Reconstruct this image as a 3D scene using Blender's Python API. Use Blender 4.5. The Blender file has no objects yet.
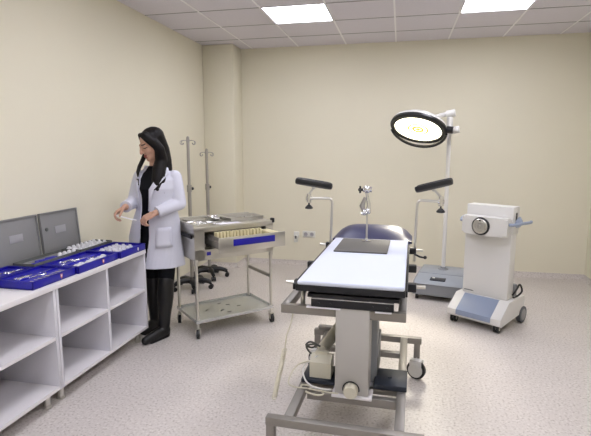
import bpy, bmesh, math, random
from mathutils import Vector, Matrix, Euler
random.seed(7)
C = bpy.context.scene.collection
R = math.radians

# ------------------------------------------------------------------ materials
def lin(h):
    h = h.lstrip('#'); o = []
    for i in (0, 2, 4):
        c = int(h[i:i+2], 16)/255
        o.append(c/12.92 if c <= .04045 else ((c+.055)/1.055)**2.4)
    return (*o, 1)

def mat(name, col, rough=.5, metal=0, bump=0, bscale=200, var=0, vscale=8, spec=.5, emit=0, coat=0):
    m = bpy.data.materials.new(name); m.use_nodes = True
    nt = m.node_tree; b = nt.nodes['Principled BSDF']
    c = lin(col)
    b.inputs['Base Color'].default_value = c
    b.inputs['Roughness'].default_value = rough
    b.inputs['Metallic'].default_value = metal
    b.inputs['Specular IOR Level'].default_value = spec
    b.inputs['Coat Weight'].default_value = coat
    if emit:
        b.inputs['Emission Color'].default_value = c
        b.inputs['Emission Strength'].default_value = emit
    tc = nt.nodes.new('ShaderNodeTexCoord')
    if var:
        n = nt.nodes.new('ShaderNodeTexNoise'); n.inputs['Scale'].default_value = vscale; n.inputs['Detail'].default_value = 4
        nt.links.new(tc.outputs['Object'], n.inputs['Vector'])
        mx = nt.nodes.new('ShaderNodeMix'); mx.data_type = 'RGBA'
        mx.inputs['A'].default_value = tuple(v*(1-var) for v in c[:3])+(1,)
        mx.inputs['B'].default_value = tuple(min(1, v*(1+var)) for v in c[:3])+(1,)
        nt.links.new(n.outputs['Fac'], mx.inputs['Factor'])
        nt.links.new(mx.outputs['Result'], b.inputs['Base Color'])
    if bump:
        n = nt.nodes.new('ShaderNodeTexNoise'); n.inputs['Scale'].default_value = bscale
        nt.links.new(tc.outputs['Object'], n.inputs['Vector'])
        bp = nt.nodes.new('ShaderNodeBump'); bp.inputs['Strength'].default_value = bump; bp.inputs['Distance'].default_value = .004
        nt.links.new(n.outputs['Fac'], bp.inputs['Height']); nt.links.new(bp.outputs['Normal'], b.inputs['Normal'])
    return m

def speckle_mat(name, base, dark, light, rough, scale):
    m = mat(name, base, rough); nt = m.node_tree; b = nt.nodes['Principled BSDF']
    tc = nt.nodes.new('ShaderNodeTexCoord')
    n = nt.nodes.new('ShaderNodeTexNoise'); n.inputs['Scale'].default_value = scale; n.inputs['Detail'].default_value = 3
    nt.links.new(tc.outputs['Object'], n.inputs['Vector'])
    r = nt.nodes.new('ShaderNodeValToRGB'); e = r.color_ramp.elements
    e[0].position = .33; e[0].color = lin(dark); e[1].position = .68; e[1].color = lin(light)
    k = e.new(.45); k.color = lin(base); k = e.new(.56); k.color = lin(base)
    nt.links.new(n.outputs['Fac'], r.inputs['Fac'])
    n2 = nt.nodes.new('ShaderNodeTexNoise'); n2.inputs['Scale'].default_value = 3; n2.inputs['Detail'].default_value = 2
    nt.links.new(tc.outputs['Object'], n2.inputs['Vector'])
    mx = nt.nodes.new('ShaderNodeMix'); mx.data_type = 'RGBA'; mx.blend_type = 'MULTIPLY'; mx.inputs['Factor'].default_value = .12
    nt.links.new(r.outputs['Color'], mx.inputs['A']); nt.links.new(n2.outputs['Fac'], mx.inputs['B'])
    nt.links.new(mx.outputs['Result'], b.inputs['Base Color'])
    return m

M = dict(
    wall=mat('cream_wall_paint', '#e4dfcb', .75, bump=.08, bscale=350, var=.02, vscale=2, spec=.25),
    tile=mat('ceiling_tile', '#dcd8df', .9, bump=.3, bscale=260, var=.05, vscale=60, spec=.1),
    tbar=mat('ceiling_bar', '#f2f0f2', .5),
    floor=speckle_mat('speckled_vinyl', '#d2cbc6', '#b1a8a1', '#e0dbd6', .42, 70),
    lam=mat('white_laminate', '#d6d5dc', .4),
    lamedge=mat('white_laminate_edge', '#e3e0e2', .4),
    blue=mat('blue_plastic', '#1e1a9c', .32),
    blueD=mat('blue_plastic_insert', '#2a27a8', .4, bump=.5, bscale=90),
    greyp=mat('grey_plastic', '#8b8b8b', .5, bump=.1, bscale=300),
    greyl=mat('grey_plastic_label', '#a4a3a8', .5),
    greyd=mat('dark_grey_plastic', '#5d605e', .5),
    steel=mat('brushed_steel', '#d2d0c9', .28, .88, bump=.05, bscale=120),
    steelm=mat('satin_steel', '#a8a5a0', .42, .7, var=.06, vscale=12),
    frame=mat('grey_steel_frame', '#8f8b86', .42, .6, var=.06, vscale=10),
    polish=mat('polished_steel_sheet', '#c9cccb', .18, .6, bump=.05, bscale=8),
    chrome=mat('chrome', '#d8d8da', .14, 1),
    black=mat('black_plastic', '#141519', .4),
    blackm=mat('black_metal', '#1a1b20', .45, .2),
    plate=mat('dark_plate', '#262c38', .4, .2),
    rubber=mat('grey_rubber_mat', '#5a5856', .6, bump=.1),
    navy=mat('navy_vinyl', '#20244f', .35, bump=.1, bscale=60),
    sheet=mat('white_sheet', '#d2d8e8', .75, bump=.1, bscale=30),
    cream=mat('cream_plastic', '#cfcab8', .45),
    colm=mat('column_paint', '#b3b0ac', .45),
    white=mat('white_enamel', '#dad9d6', .35),
    bluegrey=mat('blue_grey_plastic', '#8793ab', .35),
    lblue=mat('light_blue_plastic', '#98a3b8', .4),
    baseg=mat('grey_base_paint', '#8a8d92', .4),
    baset=mat('blue_grey_base_paint', '#9aa1ac', .35),
    tyre=mat('tyre_grey', '#5b5e63', .6),
    paper=mat('white_paper', '#e8e6ec', .7),
    logo=mat('orange_print', '#d98a52', .5),
    coat=mat('white_cotton_coat', '#cfd0dd', .85, bump=.35, bscale=16),
    skin=mat('skin', '#c49a84', .5, var=.05, vscale=20),
    lip=mat('lips', '#96504a', .4),
    eye=mat('eye_lash', '#22160f', .5),
    hair=mat('dark_hair', '#0c0809', .5, bump=.8, bscale=90, spec=.25),
    cloth=mat('black_cloth', '#0b0c11', .85, spec=.2),
    boot=mat('black_leather', '#0a0a0c', .4, bump=.2, bscale=40),
    wood=mat('tray_cream_inside', '#d5cba4', .5),
    plastw=mat('white_part_plastic', '#e9e9ec', .4),
    panel=mat('light_panel', '#f4f4ff', .5, emit=9.0),
    lampg=mat('lamp_glow', '#fff6d8', .5, emit=3.0),
    lampc=mat('lamp_bulb_glow', '#e0b545', .5, emit=.5),
    socket=mat('socket_white', '#dcdcd6', .4),
)

# ------------------------------------------------------------------ mesh builder
class MB:
    def __init__(s): s.bm = bmesh.new()
    def _m(s, vs, mx):
        if mx is not None: bmesh.ops.transform(s.bm, matrix=mx, verts=vs)
        return vs
    def box(s, x0, x1, y0, y1, z0, z1, bev=0, mx=None, seg=2):
        r = bmesh.ops.create_cube(s.bm, size=1); vs = r['verts']
        for v in vs:
            v.co = Vector(((x0+x1)/2+v.co.x*(x1-x0), (y0+y1)/2+v.co.y*(y1-y0), (z0+z1)/2+v.co.z*(z1-z0)))
        if bev:
            es = list({e for v in vs for e in v.link_edges})
            rr = bmesh.ops.bevel(s.bm, geom=es, offset=bev, segments=seg, affect='EDGES', profile=.5)
            vs = list({v for f in rr['faces'] for v in f.verts} | {v for v in vs if v.is_valid})
        s._m(vs, mx); return s
    def tube(s, pts, rad, n=12, mx=None, closed=False):
        pts = [Vector(p) for p in pts]; k = len(pts)
        rads = rad if isinstance(rad, (list, tuple)) else [rad]*k
        rings = []; up = None
        for i, p in enumerate(pts):
            if closed: t = pts[(i+1) % k]-pts[i-1]
            elif i == 0: t = pts[1]-p
            elif i == k-1: t = p-pts[i-1]
            else: t = (pts[i+1]-p).normalized()+(p-pts[i-1]).normalized()
            t.normalize()
            if up is None:
                up = Vector((0, 0, 1)) if abs(t.z) < .9 else Vector((1, 0, 0))
            a = t.cross(up)
            if a.length < 1e-4: a = t.cross(Vector((.3, .9, .1)))
            a.normalize(); b = a.cross(t).normalized(); up = b
            rings.append([s.bm.verts.new(p+(a*math.cos(q)+b*math.sin(q))*rads[i]) for q in [2*math.pi*j/n for j in range(n)]])
        m = k if closed else k-1
        for i in range(m):
            A, B = rings[i], rings[(i+1) % k]
            for j in range(n): s.bm.faces.new((A[j], A[(j+1) % n], B[(j+1) % n], B[j]))
        if not closed:
            s.bm.faces.new(list(reversed(rings[0]))); s.bm.faces.new(rings[-1])
        s._m([v for r_ in rings for v in r_], mx); return s
    def cyl(s, p0, p1, r, r2=None, n=20, mx=None): return s.tube([p0, p1], [r, r if r2 is None else r2], n, mx)
    def ball(s, c, r, mx=None, u=16, v=10):
        rr = bmesh.ops.create_uvsphere(s.bm, u_segments=u, v_segments=v, radius=1); vs = rr['verts']
        sc = r if isinstance(r, (tuple, list)) else (r, r, r)
        for w in vs: w.co = Vector((w.co.x*sc[0], w.co.y*sc[1], w.co.z*sc[2]))+Vector(c)
        s._m(vs, mx); return s
    def chain(s, pts, rads, n=12):     # capsule chain, unions cleanly in a remesh
        for i in range(len(pts)-1): s.tube([pts[i], pts[i+1]], [rads[i], rads[i+1]], n)
        for p, r in zip(pts, rads): s.ball(p, r, u=n, v=8)
        return s
    def lathe(s, prof, n=28, mx=None):
        rings = [[s.bm.verts.new((r*math.cos(2*math.pi*j/n), r*math.sin(2*math.pi*j/n), z)) for j in range(n)] for r, z in prof]
        for A, B in zip(rings, rings[1:]):
            for j in range(n): s.bm.faces.new((A[j], A[(j+1) % n], B[(j+1) % n], B[j]))
        s.bm.faces.new(list(reversed(rings[0]))); s.bm.faces.new(rings[-1])
        s._m([v for r in rings for v in r], mx); return s
    def ring(s, prof, n=40, mx=None):   # closed profile turned into a ring, open in the middle
        k = len(prof); rings = [[s.bm.verts.new((r*math.cos(2*math.pi*j/n), r*math.sin(2*math.pi*j/n), z)) for j in range(n)] for r, z in prof]
        for i in range(k):
            A, B = rings[i], rings[(i+1) % k]
            for j in range(n): s.bm.faces.new((A[j], A[(j+1) % n], B[(j+1) % n], B[j]))
        s._m([v for r in rings for v in r], mx); return s
    def prism(s, poly, y0, y1, axis='y', mx=None):   # poly in the plane normal to axis
        def P(a, b, t): return {'y': (a, t, b), 'x': (t, a, b), 'z': (a, b, t)}[axis]
        A = [s.bm.verts.new(P(a, b, y0)) for a, b in poly]; B = [s.bm.verts.new(P(a, b, y1)) for a, b in poly]
        k = len(poly); s.bm.faces.new(A); s.bm.faces.new(list(reversed(B)))
        for i in range(k): s.bm.faces.new((A[i], B[i], B[(i+1) % k], A[(i+1) % k]))
        s._m(A+B, mx); return s
    def loft(s, rings, n=32, mx=None):   # rings: (z, cx, cy, rx, ry)
        rs = [[s.bm.verts.new((cx+rx*math.cos(2*math.pi*j/n), cy+ry*math.sin(2*math.pi*j/n), z)) for j in range(n)] for z, cx, cy, rx, ry in rings]
        for A, B in zip(rs, rs[1:]):
            for j in range(n): s.bm.faces.new((A[j], A[(j+1) % n], B[(j+1) % n], B[j]))
        s.bm.faces.new(list(reversed(rs[0]))); s.bm.faces.new(rs[-1])
        s._m([v for r in rs for v in r], mx); return s
    def build(s, name, m, parent=None, smooth=True):
        bmesh.ops.recalc_face_normals(s.bm, faces=s.bm.faces)
        me = bpy.data.meshes.new(name); s.bm.to_mesh(me); s.bm.free()
        me.materials.append(m)
        if smooth:
            for p in me.polygons: p.use_smooth = True
            me.set_sharp_from_angle(angle=R(38))
        o = bpy.data.objects.new(name, me); C.objects.link(o)
        if parent: o.parent = parent
        return o

def tag(o, label=None, cat=None, group=None, kind=None):
    for k, v in (('label', label), ('category', cat), ('group', group), ('kind', kind)):
        if v: o[k] = v
    return o
def thing(name, label, cat, loc=(0, 0, 0), rz=0, group=None):
    o = bpy.data.objects.new(name, None); C.objects.link(o)
    o.location = loc; o.rotation_euler = (0, 0, rz); o.empty_display_size = .1
    return tag(o, label, cat, group)
def struct(o): o['kind'] = 'structure'; return o
def copy_tree(o, parent=None):
    c = o.copy(); C.objects.link(c); c.parent = parent
    for ch in list(o.children): copy_tree(ch, c)
    return c
def frame_z(d):   # matrix turning +z to direction d
    return Vector(d).to_track_quat('Z', 'Y').to_matrix().to_4x4()
def at(p, d=(0, 0, 1)): return Matrix.Translation(Vector(p)) @ frame_z(d)
def arc(pts, r=.03, k=5):   # rounds the corners of a polyline
    pts = [Vector(p) for p in pts]; out = [pts[0]]
    for i in range(1, len(pts)-1):
        a = (pts[i-1]-pts[i]); b = (pts[i+1]-pts[i]); q = min(r, a.length*.45, b.length*.45)
        A = pts[i]+a.normalized()*q; B = pts[i]+b.normalized()*q
        for j in range(k+1):
            t = j/k; out.append(A*(1-t)**2+pts[i]*2*t*(1-t)+B*t*t)
    return out+[pts[-1]]
def curve(pts, k=8):   # smooth line through the points
    P = [Vector(p) for p in pts]; P = [P[0]*2-P[1]]+P+[P[-1]*2-P[-2]]; out = []
    for i in range(1, len(P)-2):
        for j in range(k):
            t = j/k
            out.append(.5*((2*P[i])+(P[i+1]-P[i-1])*t+(2*P[i-1]-5*P[i]+4*P[i+1]-P[i+2])*t*t+(3*P[i]-P[i-1]-3*P[i+1]+P[i+2])*t**3))
    return out+[P[-2]]

# ------------------------------------------------------------------ room
XL, XR, YB, YF, HC = -2.42, 2.13, 5.95, -1.6, 2.77
struct(MB().box(XL-.1, XR+.1, YF-.1, YB+.1, -.08, 0).build('floor', M['floor']))
# panel openings in the ceiling
GX, GY = .592, .568
px = [-1.28, -1.28+3*GX]; py = [4.302-1.704*k for k in range(4)]
cm = MB()
xs = sorted([XL-.1, XR+.1]+[v for p in px for v in (p, p+GX)])
for i in range(len(xs)-1):
    a, b = xs[i], xs[i+1]
    if any(abs(a-p) < 1e-6 for p in px):
        ys = [YF-.1]+sorted(v for p in py for v in (p, p+GY))+[YB+.1]
        for j in range(0, len(ys), 2): cm.box(a, b, ys[j], ys[j+1], HC, HC+.06)
    else: cm.box(a, b, YF-.1, YB+.1, HC, HC+.06)
struct(cm.build('ceiling', M['tile'], smooth=False))
g = MB()
for k in range(-2, 6):
    x = -1.28+GX*k
    if XL < x < XR: g.box(x-.008, x+.008, YF, YB, HC-.004, HC+.001)
struct(g.build('trim_1', M['tbar'], smooth=False))
g = MB()
for k in range(-10, 4):
    y = 4.302+GY*k
    if YF < y < YB: g.box(XL, XR, y-.005, y+.005, HC-.003, HC+.001)
struct(g.build('trim_2', M['greyp'], smooth=False))
struct(MB().box(XL-.1, XL, YF-.1, YB+.1, 0, HC).build('wall_left', M['wall'], smooth=False))
struct(MB().box(XR, XR+.1, YF-.1, YB+.1, 0, HC).build('wall_right', M['wall'], smooth=False))
w = MB().box(XL, XR, YB, YB+.1, 0, HC)
struct(w.build('wall_back', M['wall'], smooth=False))
struct(MB().box(XL, -2.02, 5.63, YB, 0, HC, .012).build('wall_column', M['wall']))
struct(MB().box(XL, XR, YF-.1, YF, 0, HC).build('wall_front', M['wall'], smooth=False))
cove = [(0, 0), (0, .062), (-.003, .062), (-.008, .03), (-.022, .010), (-.045, 0)]
def skirt(name, p0, p1, flip):   # cove running from p0 to p1, facing the room
    d = Vector(p1)-Vector(p0); L = d.length
    mx = Matrix.Translation(Vector((*p0, .0005))) @ Matrix.Rotation(math.atan2(d.y, d.x), 4, 'Z')
    struct(MB().prism([(a, b) for a, b in cove] if not flip else [(-a, b) for a, b in cove], 0, L, 'x', mx).build(name, M['floor']))
skirt('baseboard_back', (-2.02, YB), (XR, YB), False)
skirt('baseboard_left', (XL, YF), (XL, 5.63), False)
skirt('baseboard_right', (XR, YB), (XR, YF), False)
skirt('baseboard_column', (XL, 5.63), (-2.02, 5.63), False)
skirt('baseboard_column_side', (-2.02, 5.63), (-2.02, YB), False)
bpy.data.objects['baseboard_left'].data.transform(Matrix.Identity(4))

def ceiling_light(x, y, label, group=None):
    t = thing('ceiling_light', label, 'ceiling light', (x+GX/2, y+GY/2, HC), 0, group)
    a, b = GX/2, GY/2
    MB().box(-a, a, -b, b, .05, .06).box(-a, -a+.012, -b, b, -.004, .05).box(a-.012, a, -b, b, -.004, .05).box(-a, a, -b, -b+.012, -.004, .05).box(-a, a, b-.012, b, -.004, .05).build('frame', M['tbar'], t)
    MB().box(-a+.012, a-.012, -b+.012, b-.012, .004, .012).build('diffuser', M['panel'], t)
for j, y in enumerate(py):
    for i, x in enumerate(px):
        if j == 0:
            ceiling_light(x, y, ['lit square ceiling panel on the left, above the instrument trolley side', 'lit square ceiling panel on the right, cut by the top edge'][i])
        else:
            ceiling_light(x, y, 'lit square ceiling panel further forward over the room', 'ceiling panels further forward')

# wall sockets
t = thing('wall_socket', 'white double wall socket plate low on the back wall', 'socket', (-1.136, YB, .415))
MB().box(-.085, .085, -.012, 0, -.042, .042, .004).build('cover_plate', M['socket'], t)
for sx in (-.04, .04):
    r = MB().lathe([(.026, 0), (.026, .004), (.021, .004), (.019, .001)], 20, at((sx, -.012, 0), (0, -1, 0))).build('socket_ring', M['greyl'], t)
t = thing('wall_plug', 'white plug adapter low on the back wall left of the socket plate', 'plug', (-1.30, YB, .37))
MB().box(-.035, .035, -.014, 0, -.005, .075, .004).build('cover_plate', M['socket'], t)
MB().box(-.024, .024, -.06, -.014, -.06, .03, .008).build('plug_body', M['socket'], t)
MB().box(-.012, .012, -.064, -.058, -.01, .03, .002).build('switch', M['greyd'], t)

# ------------------------------------------------------------------ cabinets and worktop
FX = -1.92
def cabinet(y0, label):
    L = .985
    t = thing('cabinet_unit', label, 'cabinet', (-2.17, y0+L/2, 0), 0)
    xb, xf = -.245, .25; h = L/2
    MB().box(xb, xf, -h, -h+.02, .10, .705, .001).build('side_panel', M['lam'], t)
    MB().box(xb, xf, h-.02, h, .10, .705, .001).build('side_panel', M['lam'], t)
    MB().box(xb, xf-.002, -.012, .012, .12, .703).build('divider', M['lam'], t)
    MB().box(xb, xf-.001, -h+.02, h-.02, .10, .12).build('bottom_panel', M['lamedge'], t)
    MB().box(xb, xf-.003, -h+.02, -.012, .405, .425).build('shelf', M['lamedge'], t)
    MB().box(xb, xf-.003, .012, h-.02, .405, .425).build('shelf', M['lamedge'], t)
    MB().box(xb, xb+.006, -h+.02, h-.02, .12, .703).build('back_panel', M['lam'], t)
    for lx in (-.19, .185):
        for ly in (-h+.055, h-.055):
            MB().lathe([(.024, 0), (.024, .012), (.019, .016), (.019, .09), (.024, .092), (.024, .10)], 18, Matrix.Translation((lx, ly, 0))).build('leg', M['steel'], t)
cabinet(2.275, 'white open shelf cabinet nearest the woman in the lab coat')
cabinet(1.285, 'white open shelf cabinet at the left edge, cut by the frame')
tag(MB().box(-2.415, FX+.006, 1.28, 3.263, .705, .735, .002).build('worktop', M['lamedge']), 'long white worktop lying across the open cabinets under the blue trays', 'worktop')

# ------------------------------------------------------------------ trays
WT = .7355
def blue_tray(x0, x1, y0, y1, label, grp=None, h=.048, sections=2, logo=None):
    cx, cy = (x0+x1)/2, (y0+y1)/2
    t = thing('instrument_tray', label, 'tray', (cx, cy, WT))
    a, b = (x1-x0)/2-.003, (y1-y0)/2-.003; w_ = .007
    m = MB().box(-a, a, -b, b, 0, .006)
    m.box(-a, a, -b, -b+w_, 0, h, .002).box(-a, a, b-w_, b, 0, h, .002).box(-a, -a+w_, -b, b, 0, h, .002).box(a-w_, a, -b, b, 0, h, .002)
    m.box(-a-.003, a+.003, -b-.003, -b+.010, h-.004, h, .0015).box(-a-.003, a+.003, b-.010, b+.003, h-.004, h, .0015)
    m.box(-a-.003, -a+.010, -b, b, h-.004, h, .0015).box(a-.010, a+.003, -b, b, h-.004, h, .0015)
    m.build('body', M['blue'], t)
    i = MB().box(-a+w_, a-w_, -b+w_, b-w_, .006, h-.016, .002)
    for q in range(1, sections):
        x = -a+2*a*q/sections; i.box(x-.003, x+.003, -b+w_, b-w_, h-.018, h-.006, .001)
    i.build('insert', M['blueD'], t)
    if logo is not None:
        s = MB().prism([(-.008, .014), (.008, .014), (.008, -.002), (0, -.014), (-.008, -.002)], a, a+.0012, 'x', Matrix.Translation((0, logo, .022))).build('badge', M['logo' if label.find('woman') < 0 else 'paper'], t)
        if label.find('woman') < 0:
            MB().prism([(-.005, .010), (.005, .010), (.003, -.002), (-.003, -.002)], a+.0012, a+.002, 'x', Matrix.Translation((0, logo, .022))).build('badge_print', M['paper'], s)
    return t
blue_tray(-2.195, -1.945, 2.135, 2.493, 'blue instrument tray with shield badge, nearest the camera on the worktop edge', logo=.05)
blue_tray(-2.195, -1.930, 2.497, 2.925, 'blue instrument tray with orange badge, middle one along the worktop edge', logo=.04)
blue_tray(-2.195, -1.915, 2.930, 3.268, 'blue instrument tray with white badge at the worktop end beside the woman', logo=.06)
blue_tray(-2.385, -2.202, 2.06, 2.432, 'blue instrument tray behind the nearest one, against the wall', sections=1)
ZI = WT+.0325
def pin(x, y, L, rz, r=.0028, name='metal_pin'):
    m = MB().cyl((-L/2, 0, r), (L/2, 0, r), r, n=8).ball((L/2, 0, r*1.2), r*1.6, u=8, v=6)
    o = m.build(name, M['chrome']); o.location = (x, y, ZI); o.rotation_euler = (0, 0, rz); return o
for i in range(9):
    tag(pin(-1.985-.002*i, 2.19+.031*i, .045, R(8)), 'thin metal pin in the row inside the nearest blue tray', 'pin', 'pins in the nearest tray')
def forceps(x, y, z, L, rz, name='forceps'):
    m = MB()
    for s in (-1, 1):
        m.tube([(-L*.32, s*.011, .003), (-L*.1, s*.006, .003), (0, 0, .004), (L*.45, -s*.002, .003)], [.0028, .003, .004, .0015], 8)
        m.tube([(-L*.38+.012*math.cos(q), s*.013+.010*math.sin(q), .003) for q in [2*math.pi*j/12 for j in range(12)]], .0024, 6, closed=True)
    m.cyl((0, 0, 0), (0, 0, .008), .005, n=10)
    o = m.build(name, M['chrome']); o.location = (x, y, z); o.rotation_euler = (0, 0, rz); return o
for (x, y, a) in ((-2.06, 2.30, 60), (-2.08, 2.40, 100), (-2.11, 2.26, 85)):
    tag(forceps(x, y, ZI, .12, R(a)), 'steel forceps lying behind the pins in the nearest blue tray', 'forceps', 'forceps in the nearest tray')
for (x, y, a) in ((-2.27, 2.36, 80), (-2.30, 2.24, 95)):
    tag(forceps(x, y, ZI, .13, R(a)), 'steel forceps in the blue tray against the wall', 'forceps', 'forceps in the tray against the wall')
def part_w(x, y, z, lx, ly, lz, rz, label, grp, name='plastic_part', m_='plastw'):
    m = MB().box(-lx/2, lx/2, -ly/2, ly/2, 0, lz*.6, min(lx, ly, lz)*.2).cyl((0, 0, lz*.4), (0, 0, lz), min(lx, ly)*.36, n=12)
    o = m.build(name, M[m_]); o.location = (x, y, z); o.rotation_euler = (0, 0, rz); return tag(o, label, 'implant part', grp)
for i in range(5):
    for j in range(3):
        part_w(-1.985-.06*j, 2.975+.046*i+.006*j, ZI, .034, .030, .022, R(random.uniform(-25, 25)), 'small white plastic part in the blue tray beside the woman', 'white parts in the tray beside the woman')
for i in range(6):
    part_w(-1.985-.012*(i % 2), 2.55+.058*i, ZI, .036, .046, .014, R(random.uniform(-20, 20)), 'flat white plastic part in the middle blue tray', 'white parts in the middle tray')
for (x, y, a) in ((-2.07, 2.60, 80), (-2.09, 2.72, 70), (-2.06, 2.82, 100), (-2.14, 2.66, 90)):
    tag(forceps(x, y, ZI, .12, R(a)), 'steel forceps in the middle blue tray', 'forceps', 'forceps in the middle tray')

def grey_box(x0, x1, y0, y1, label):
    cx, cy = (x0+x1)/2, (y0+y1)/2; a, b = (x1-x0)/2, (y1-y0)/2; h = .062; w_ = .006
    t = thing('storage_box', label, 'box', (cx, cy, WT))
    m = MB().box(-a, a, -b, b, 0, .005).box(-a, a, -b, -b+w_, 0, h, .0015).box(-a, a, b-w_, b, 0, h, .0015).box(-a, -a+w_, -b, b, 0, h, .0015).box(a-w_, a, -b, b, 0, h, .0015)
    m.build('body', M['greyd'], t)
    MB().box(-a+w_, a-w_, -b+w_, b-w_, .005, .044, .001).build('insert', M['greyp'], t)
    return t
grey_box(-2.358, -2.203, 2.440, 2.878, 'grey open storage box with blue tools, behind the middle blue tray')
grey_box(-2.358, -2.203, 2.886, 3.26, 'grey open storage box full of white parts, at the worktop end')
ZG = WT+.0445
for i in range(4):
    o = MB().lathe([(.013, 0), (.014, .004), (.014, .026), (.010, .032), (.006, .036)], 16).build('white_cap', M['plastw'])
    o.location = (-2.225, 2.70+.046*i, ZG); tag(o, 'white plastic cap in a row inside the grey box with blue tools', 'cap', 'white caps in the grey box')
for i in range(7):
    o = MB().box(-.006, .006, -.032, .032, 0, .012, .003).cyl((0, .03, .006), (0, .052, .006), .003, n=8).build('blue_handled_tool', M['blueD'])
    o.location = (-2.235-.018*(i % 3), 2.50+.034*i-.01*(i % 2), ZG); o.rotation_euler = (0, 0, R(random.uniform(-40, 40)))
    tag(o, 'blue handled tool lying in the grey storage box', 'tool', 'blue tools in the grey box')
for i in range(7):
    for j in range(3):
        part_w(-2.235-.05*j, 2.925+.047*i+.004*j, ZG, .030, .034, .026, R(random.uniform(-30, 30)), 'small white plastic part in the grey box at the worktop end', 'white parts in the grey box')

def lid(y0, y1, label, knob):
    t = thing('box_lid', label, 'lid', (-2.386, (y0+y1)/2, WT)); t.rotation_euler = (0, -.075, 0)
    b = (y1-y0)/2; h = .332
    MB().box(-.008, .004, -b, b, 0, h, .003).box(.004, .014, -b, b, 0, .008).box(.004, .014, -b, b, h-.008, h).box(.004, .014, -b, -b+.008, 0, h).box(.004, .014, b-.008, b, 0, h).build('panel', M['greyp'], t)
    MB().box(.004, .0065, -.055, .055, .175, .225, .001).build('label_recess', M['greyl'], t)
    if knob: MB().lathe([(.013, 0), (.013, .005), (.008, .006)], 16, at((.004, -b+.055, .215), (1, 0, 0))).build('button', M['greyd'], t)
lid(2.335, 2.715, 'grey plastic box lid leaning on the left wall, cut by the frame', False)
lid(2.742, 3.122, 'grey plastic box lid with round button leaning beside the other lid', True)

# ------------------------------------------------------------------ drip stands
def drip_stand(x, y, ztop, zcol, rz, label):
    t = thing('drip_stand', label, 'drip stand', (x, y, 0), rz)
    MB().lathe([(.035, .06), (.04, .075), (.035, .12), (.018, .13)], 18).build('hub', M['black'], t)
    for k in range(5):
        a = 2*math.pi*k/5+.3; u = Vector((math.cos(a), math.sin(a), 0))
        p = [u*.02+Vector((0, 0, .095)), u*.12+Vector((0, 0, .10)), u*.175+Vector((0, 0, .085)), u*.205+Vector((0, 0, .068))]
        l = MB().tube(p, [.032, .028, .024, .020], 10).build('base_leg', M['black'], t)
        c = u*.205; s = Vector((-u.y, u.x, 0))
        MB().cyl(c+Vector((0, 0, .026))-s*.024, c+Vector((0, 0, .026))-s*.006, .0255).cyl(c+Vector((0, 0, .026))+s*.006, c+Vector((0, 0, .026))+s*.024, .0255).cyl(c+Vector((0, 0, .026))-s*.01, c+Vector((0, 0, .026))+s*.01, .012).cyl(c+Vector((0, 0, .03)), c+Vector((0, 0, .07)), .009).build('caster', M['black'], l)
    MB().cyl((0, 0, .12), (0, 0, zcol), .019).build('lower_pole', M['steelm'], t)
    c = MB().lathe([(.025, zcol-.02), (.025, zcol+.05), (.0165, zcol+.055)], 18).build('collar', M['steelm'], t)
    MB().cyl((.018, 0, zcol+.012), (.034, 0, zcol+.012), .006).ball((.042, 0, zcol+.012), .017).build('knob', M['black'], c)
    MB().cyl((0, 0, zcol+.05), (0, 0, ztop), .0155).build('upper_pole', M['steelm'], t)
    MB().lathe([(.018, ztop-.05), (.018, ztop-.02), (.013, ztop-.01), (.013, ztop+.006), (.006, ztop+.012)], 16).build('top_fitting', M['steelm'], t)
    for k in range(4):
        a = math.pi/2*k+.0; u = Vector((math.cos(a), math.sin(a), 0))
        pts = [u*.015+Vector((0, 0, ztop-.033)), u*.055+Vector((0, 0, ztop-.030)), u*.085+Vector((0, 0, ztop-.036))]
        pts += [u*(.085+.019*math.sin(q))+Vector((0, 0, ztop-.055+.019*math.cos(q))) for q in [R(d) for d in range(20, 290, 25)]]
        MB().tube(pts, .0036, 8).build('hook', M['steelm'], t)
drip_stand(-2.180, 4.64, 1.63, 1.08, 1.15, 'taller drip stand with four hooks, left of the pair behind the trolley')
drip_stand(-2.182, 5.13, 1.505, 1.06, 1.25, 'shorter drip stand with four hooks, right of the pair behind the trolley')
# ------------------------------------------------------------------ stainless trolley
T = thing('instrument_trolley', 'stainless steel instrument trolley with an open drawer beside the woman', 'trolley', (-1.462, 3.762, 0), R(46))
W, D = .355, .225
def caster(par, x, y, r=.038, m1='tyre', top=.1, turn=0, name='caster'):
    u = Vector((math.cos(turn), math.sin(turn), 0)); s = Vector((-u.y, u.x, 0)); c = Vector((x, y, r))-u*.01
    f = MB().box(-.004, .004, -.018, .018, -.002, r+.012, .001, Matrix.Translation(c+s*.017) @ Matrix.Rotation(turn, 4, 'Z') @ Matrix.Rotation(math.pi/2, 4, 'Z'))
    f.box(-.004, .004, -.018, .018, -.002, r+.012, .001, Matrix.Translation(c-s*.017) @ Matrix.Rotation(turn, 4, 'Z') @ Matrix.Rotation(math.pi/2, 4, 'Z'))
    f.cyl((x, y, r*2+.006), (x, y, r*2+.014), .024).cyl((x, y, r*2+.01), (x, y, top), .010)
    fo = f.build(name, M['steel'], par)
    MB().cyl(c-s*.012, c+s*.012, r, n=24).cyl(c-s*.014, c+s*.014, r*.45).build('wheel', M[m1], fo)
for sx in (-1, 1):
    for sy in (-1, 1):
        MB().cyl((sx*(W-.015), sy*(D-.015), .09), (sx*(W-.015), sy*(D-.015), .86), .0125).cyl((sx*(W-.015), sy*(D-.015), .60), (sx*(W-.015), sy*(D-.015), .65), .018).build('leg', M['steel'], T)
        caster(T, sx*(W-.015), sy*(D-.015), .036, 'black', .1, R(74)+.15*sx)
MB().box(-W, W, -D, D, .125, .132).box(-W, W, -D-.002, -D+.004, .125, .15).box(-W, W, D-.004, D+.002, .125, .15).box(-W-.002, -W+.004, -D, D, .125, .15).box(W-.004, W+.002, -D, D, .125, .15).build('bottom_shelf', M['polish'], T)
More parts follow.
